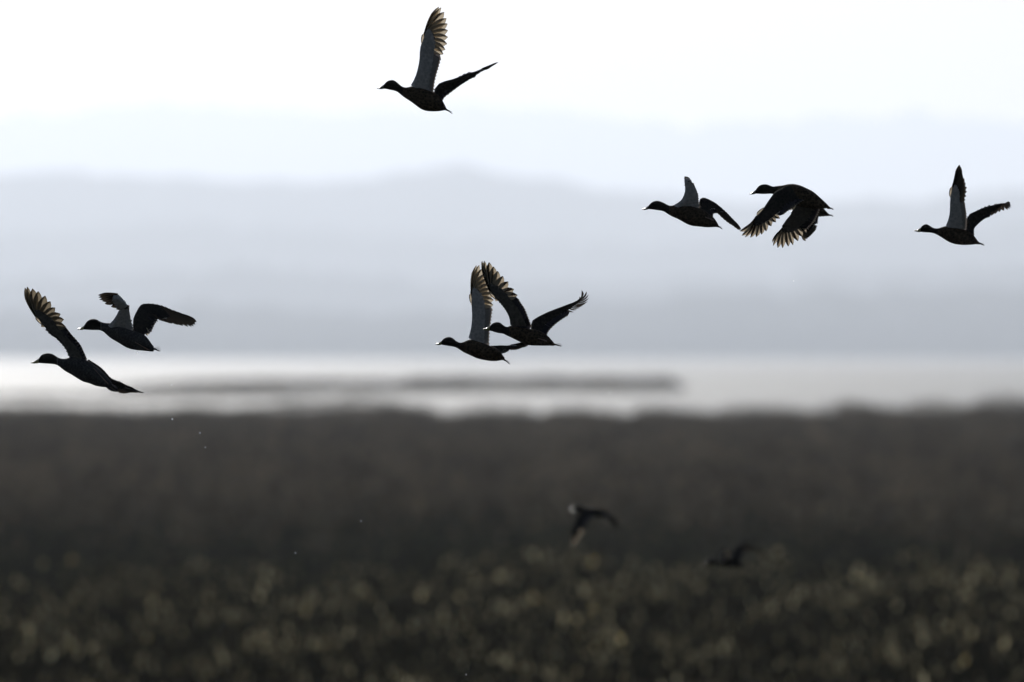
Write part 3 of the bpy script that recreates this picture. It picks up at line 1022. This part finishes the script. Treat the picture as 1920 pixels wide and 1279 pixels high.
# ---- 6: right of centre
fF = Frame(1190, 310, 8.727, 71.3, (900, 830), yaw=-0.12)
duck('duck right of centre with short rounded raised wing and far wing drooping to the right', fF,
     [(212, 688, 716), (230, 655, 717), (260, 622, 719), (295, 595, 723), (335, 582, 729), (380, 580, 735), (425, 591, 741), (475, 613, 753),
      (525, 640, 785), (575, 662, 817), (630, 655, 845), (700, 632, 875), (780, 628, 920), (860, 645, 963), (940, 665, 991), (1020, 688, 1000),
      (1100, 718, 1008), (1180, 762, 1016), (1250, 820, 1015), (1305, 870, 1012), (1345, 930, 1012), (1370, 975, 1018)],
     (122, 720), (1438, 1050), (1355, 990),
     dict(lead=[(640, 650), (735, 595), (795, 510), (823, 410), (814, 310), (808, 255), (826, 220), (850, 206), (872, 206)], wrist=5,
          trail=[(1080, 690), (1052, 570), (1042, 480), (1005, 395), (965, 330)],
          tips=[(950, 305), (940, 290), (930, 275), (922, 262), (915, 250), (908, 240), (900, 230), (893, 222), (885, 214), (874, 207)],
          d=(-0.03, -0.08, 0.05), dch=0.03, face='under', alula=False, cov=(0.93, 0.9, 0.85), cover_to=1.0),
     dict(lead=[(1050, 730), (1060, 575), (1085, 540), (1120, 530), (1210, 560), (1310, 608), (1420, 690), (1540, 790), (1650, 900), (1765, 1045)], wrist=5,
          trail=[(1250, 880), (1287, 845), (1300, 800), (1340, 778), (1385, 785)],
          tips=[(1415, 815), (1460, 860), (1505, 900), (1550, 935), (1595, 965), (1640, 990), (1680, 1020), (1715, 1048), (1742, 1058), (1763, 1045)],
          d=(0.03, 0.16, 0.24), dch=0.0, face='upper', alula=False, prim_mat=M['primary_dark'], pw=1.4, hand_end=0.7, pointed=0.8),
     foot=((1150, 850), (1295, 905)))

# ---- 7, 8: overlapping pair at upper right
fH = Frame(1380, 320, 7.995, 73.4, (1150, 600), yaw=-0.9)
duck('duck almost hidden behind another at upper right, only tail and drooping wing showing', fH,
     [(858, 596, 622), (880, 572, 632), (915, 555, 640), (950, 555, 645), (985, 566, 648), (1030, 560, 655), (1080, 520, 672), (1140, 500, 688),
      (1200, 505, 692), (1260, 530, 691), (1310, 570, 688), (1350, 615, 684), (1385, 652, 678)],
     (830, 616), (1455, 688), (1378, 664),
     dict(lead=[(1010, 560), (990, 640), (975, 720), (960, 800), (960, 880), (980, 960), (1030, 1060)], wrist=3,
          trail=[(1230, 610), (1232, 680), (1226, 740), (1218, 800)],
          tips=[(1214, 835), (1207, 860), (1196, 885), (1180, 905), (1160, 925), (1142, 945), (1120, 968), (1095, 995), (1065, 1020), (1035, 1058)],
          d=(-0.03, -0.05, -0.02), dch=0.0, face='upper', alula=False, prim_mat=M['primary_dim'], pw=2.4, cov=(0.8, 0.8, 0.5), hand_end=0.5),
     dict(lead=[(1040, 560), (1020, 640), (1000, 700), (990, 760), (1000, 820), (1020, 900)], wrist=3,
          trail=[(1160, 600), (1150, 660), (1140, 720), (1130, 770)],
          tips=[(1120, 800), (1110, 830), (1090, 860), (1060, 890), (1025, 905)],
          d=(0.03, 0.10, 0.20), dch=0.03, face='upper', alula=False, prim_mat=M['primary_dark']))
fG = Frame(1380, 320, 7.995, 71.1, (850, 400), yaw=-0.12)
duck('upper right duck with both wings swept down and pale fanned primaries', fG,
     [(285, 313, 345), (300, 285, 345), (325, 248, 346), (355, 220, 348), (395, 206, 350), (435, 203, 350), (475, 209, 348), (515, 225, 346),
      (555, 238, 350), (600, 232, 370), (650, 226, 410), (700, 220, 450), (760, 206, 485), (830, 198, 510), (900, 205, 528), (980, 228, 545),
      (1060, 265, 560), (1140, 305, 568), (1210, 360, 572), (1270, 415, 572), (1325, 465, 570), (1375, 515, 565), (1400, 545, 568)],
     (200, 348), (1465, 586), (1392, 556),
     dict(lead=[(740, 250), (650, 288), (575, 330), (500, 430), (400, 580), (300, 705), (210, 840), (150, 892), (60, 914)], wrist=4,
          trail=[(1050, 420), (960, 480), (870, 545), (790, 598), (700, 665)],
          tips=[(650, 720), (590, 775), (520, 835), (445, 912), (375, 960), (295, 998), (210, 1005), (130, 1003), (85, 978), (58, 913)],
          d=(-0.05, -0.13, -0.20), dch=-0.01, face='upper', pw=1.0, prim_mat=M['primary_barred'], hand_end=0.30, pointed=1.2, bow=0.03, cov=(0.8, 0.7, 0.4), extra=[((870, 500), (800, 598), -0.06, 0.016), ((890, 500), (838, 590), -0.06, 0.016)]),
     dict(lead=[(930, 500), (860, 565), (830, 645), (762, 730), (692, 830), (640, 915), (592, 985), (538, 1052)], wrist=4,
          trail=[(1262, 590), (1212, 715), (1165, 790), (1115, 835), (1085, 885)],
          tips=[(1068, 925), (1008, 988), (938, 1052), (862, 1115), (792, 1134), (705, 1160), (632, 1156), (558, 1125), (542, 1075), (538, 1052)],
          root_line=[(850, 720), (790, 760), (740, 810), (700, 860)],
          d=(0.03, 0.12, 0.16), dch=0.03, face='under', dark=True, prim_mat=M['primary_barred'], pw=1.1, alula=False))

# ---- 9: far right
fI = Frame(1700, 300, 7.1045, 69.6, (640, 1000), yaw=-0.22)
duck('rightmost duck, one pointed wing straight up and bill glinting white', fI,
     [(180, 928, 955), (190, 900, 957), (210, 875, 960), (238, 858, 963), (270, 855, 965), (303, 871, 966), (340, 895, 971), (382, 911, 984),
      (430, 908, 1010), (480, 890, 1040), (540, 880, 1080), (600, 888, 1108), (660, 900, 1125), (730, 916, 1132), (790, 935, 1134),
      (850, 965, 1131), (895, 1010, 1127), (935, 1065, 1122), (962, 1100, 1120)],
     (104, 941), (1036, 1139), (955, 1108),
     dict(lead=[(520, 875), (556, 780), (570, 680), (571, 580), (577, 465), (610, 380), (640, 285), (668, 185), (690, 75)], wrist=4,
          trail=[(800, 925), (802, 830), (795, 740), (780, 650), (766, 575)],
          tips=[(772, 540), (784, 485), (791, 425), (790, 368), (774, 312), (757, 255), (734, 210), (716, 168), (702, 120), (690, 74)],
          d=(-0.03, -0.10, -0.14), dch=0.02, face='under', prim_mat=M['primary_dark']),
     dict(lead=[(800, 930), (812, 748), (900, 692), (1000, 645), (1100, 612), (1200, 588), (1290, 570), (1350, 558), (1405, 545)], wrist=5,
          trail=[(880, 1040), (886, 985), (900, 925), (950, 860), (1020, 792), (1090, 765)],
          tips=[(1140, 742), (1190, 718), (1250, 692), (1310, 672), (1368, 656), (1395, 642), (1412, 622), (1414, 600), (1410, 575), (1404, 547)],
          d=(0.03, 0.16, 0.27), dch=0.0, face='upper', alula=False, prim_mat=M['primary_dark'], pw=1.1, hand_end=0.75),
     bill_mat=M['bill_yellow'])

# ---- 10, 11: two more over the reeds, well behind the others
BG = 'ducks flying low over the reeds behind the flock'
fJ = Frame(1020, 900, 4.267, 112.0, (370, 260), yaw=-0.5)
duck('blurred duck over the reeds, wing beating down and a round glint on its bill', fJ,
     [(232, 222, 244), (245, 208, 252), (262, 201, 256), (282, 200, 258), (300, 210, 262), (330, 216, 276), (370, 219, 292), (410, 222, 300),
      (445, 232, 298), (475, 250, 290), (490, 262, 284)],
     (212, 236), (512, 286), (484, 272),
     dict(lead=[(345, 240), (295, 262), (252, 318), (228, 400), (221, 465), (228, 528)], wrist=3,
          trail=[(425, 288), (380, 305), (350, 345), (330, 385)],
          tips=[(322, 405), (315, 420), (306, 435), (297, 450), (288, 462), (278, 475), (268, 488), (256, 502), (243, 515), (228, 528)],
          d=(-0.04, -0.18, -0.26), dch=0.0, face='upper', pw=1.5, alula=False),
     dict(lead=[(430, 232), (480, 240), (530, 275), (570, 330), (596, 396)], wrist=2,
          trail=[(470, 285), (500, 300), (530, 320)],
          tips=[(540, 335), (550, 348), (562, 362), (575, 378), (596, 396)],
          d=(0.04, 0.2, 0.3), dch=0.03, face='under', alula=False, dark=True, prim_mat=M['primary_dark']),
     kind='dark', group=BG, bill_mat=M['bill_wet'], bill_fat=3.2)
fK = Frame(1020, 900, 4.267, 113.5, (1460, 660), yaw=-0.3)
duck('blurred duck lowest over the reeds with one wing lifted to the right', fK,
     [(1300, 648, 676), (1312, 632, 682), (1332, 622, 682), (1354, 622, 676), (1378, 632, 672), (1405, 634, 678), (1440, 624, 690), (1480, 618, 698),
      (1520, 624, 702), (1555, 644, 702), (1580, 668, 698), (1592, 680, 697)],
     (1278, 664), (1612, 702), (1586, 690),
     dict(lead=[(1415, 640), (1415, 610), (1425, 585), (1445, 572), (1462, 575)], wrist=2,
          trail=[(1480, 640), (1482, 620), (1478, 605)],
          tips=[(1478, 600), (1476, 595), (1474, 588), (1470, 582), (1464, 577)],
          d=(-0.04, -0.2, -0.36), dch=0.05, face='under', alula=False),
     dict(lead=[(1480, 632), (1512, 560), (1550, 524), (1615, 518), (1700, 545), (1772, 582)], wrist=2,
          trail=[(1570, 655), (1585, 615), (1610, 580)],
          tips=[(1625, 572), (1640, 566), (1658, 562), (1675, 562), (1692, 564), (1708, 567), (1725, 570), (1742, 574), (1758, 579), (1772, 583)],
          d=(0.04, 0.16, 0.28), dch=0.0, face='upper', alula=False, prim_mat=M['primary_dark'], pw=1.5, hand_end=0.7),
     kind='dark', group=BG)

# ------------------------------------------------------------------ water drops shaken off by the flock
dm, nt, out = new_mat('water_drop')
p_ = N(nt, 'ShaderNodeBsdfPrincipled')
p_.inputs['Base Color'].default_value = (0.95, 0.97, 1, 1)
p_.inputs['Roughness'].default_value = 0.28
p_.inputs['IOR'].default_value = 1.33
p_.inputs['Transmission Weight'].default_value = 1.0
nt.links.new(p_.outputs[0], out.inputs[0])
drops = [(323, 786, 3.6, 'largest of the three drops in a slanting row below the leftmost drake'),
         (375, 812, 2.6, 'middle of the three drops in a slanting row below the leftmost drake'),
         (385, 839, 2.4, 'lowest of the three drops in a slanting row below the leftmost drake'),
         (322, 722, 2.0, 'faint water drop against the lake right of the leftmost drake’s tail'),
         (554, 1037, 2.8, 'lone bright water drop over the dark reeds left of centre'),
         (677, 977, 2.2, 'faint lone water drop over the reeds below the central pair'),
         (1143, 737, 2.2, 'tiny water drop just below the right end of the reed island'),
         (1488, 527, 2.2, 'tiny water drop in the sky below the overlapping ducks at upper right'),
         (257, 662, 3.0, 'water drop falling from the belly of the second drake from the left'),
         (874, 1265, 2.4, 'tiny water drop at the bottom edge left of centre')]
for (px, py, sz, lab) in drops:
    m_ = 71.1 * S
    r_ = sz * 0.42 * m_
    rings = []
    for i in range(9):
        ph = -math.pi / 2 + math.pi * i / 8
        st_ = 1.25 if i > 4 else 1.0
        rings.append([Vector((math.cos(a) * math.cos(ph) * r_, math.sin(a) * math.cos(ph) * r_, math.sin(ph) * r_ * st_)) for a in [q / 14 * 2 * math.pi for q in range(14)]])
    o = loft('water_drop', rings, [dm], None)
    o.location = Vector(((px - 960) * m_, 71.1, CAM_H + (HORIZON - py) * m_))
    tag(o, lab, 'water drop', 'water drops falling from the flock')
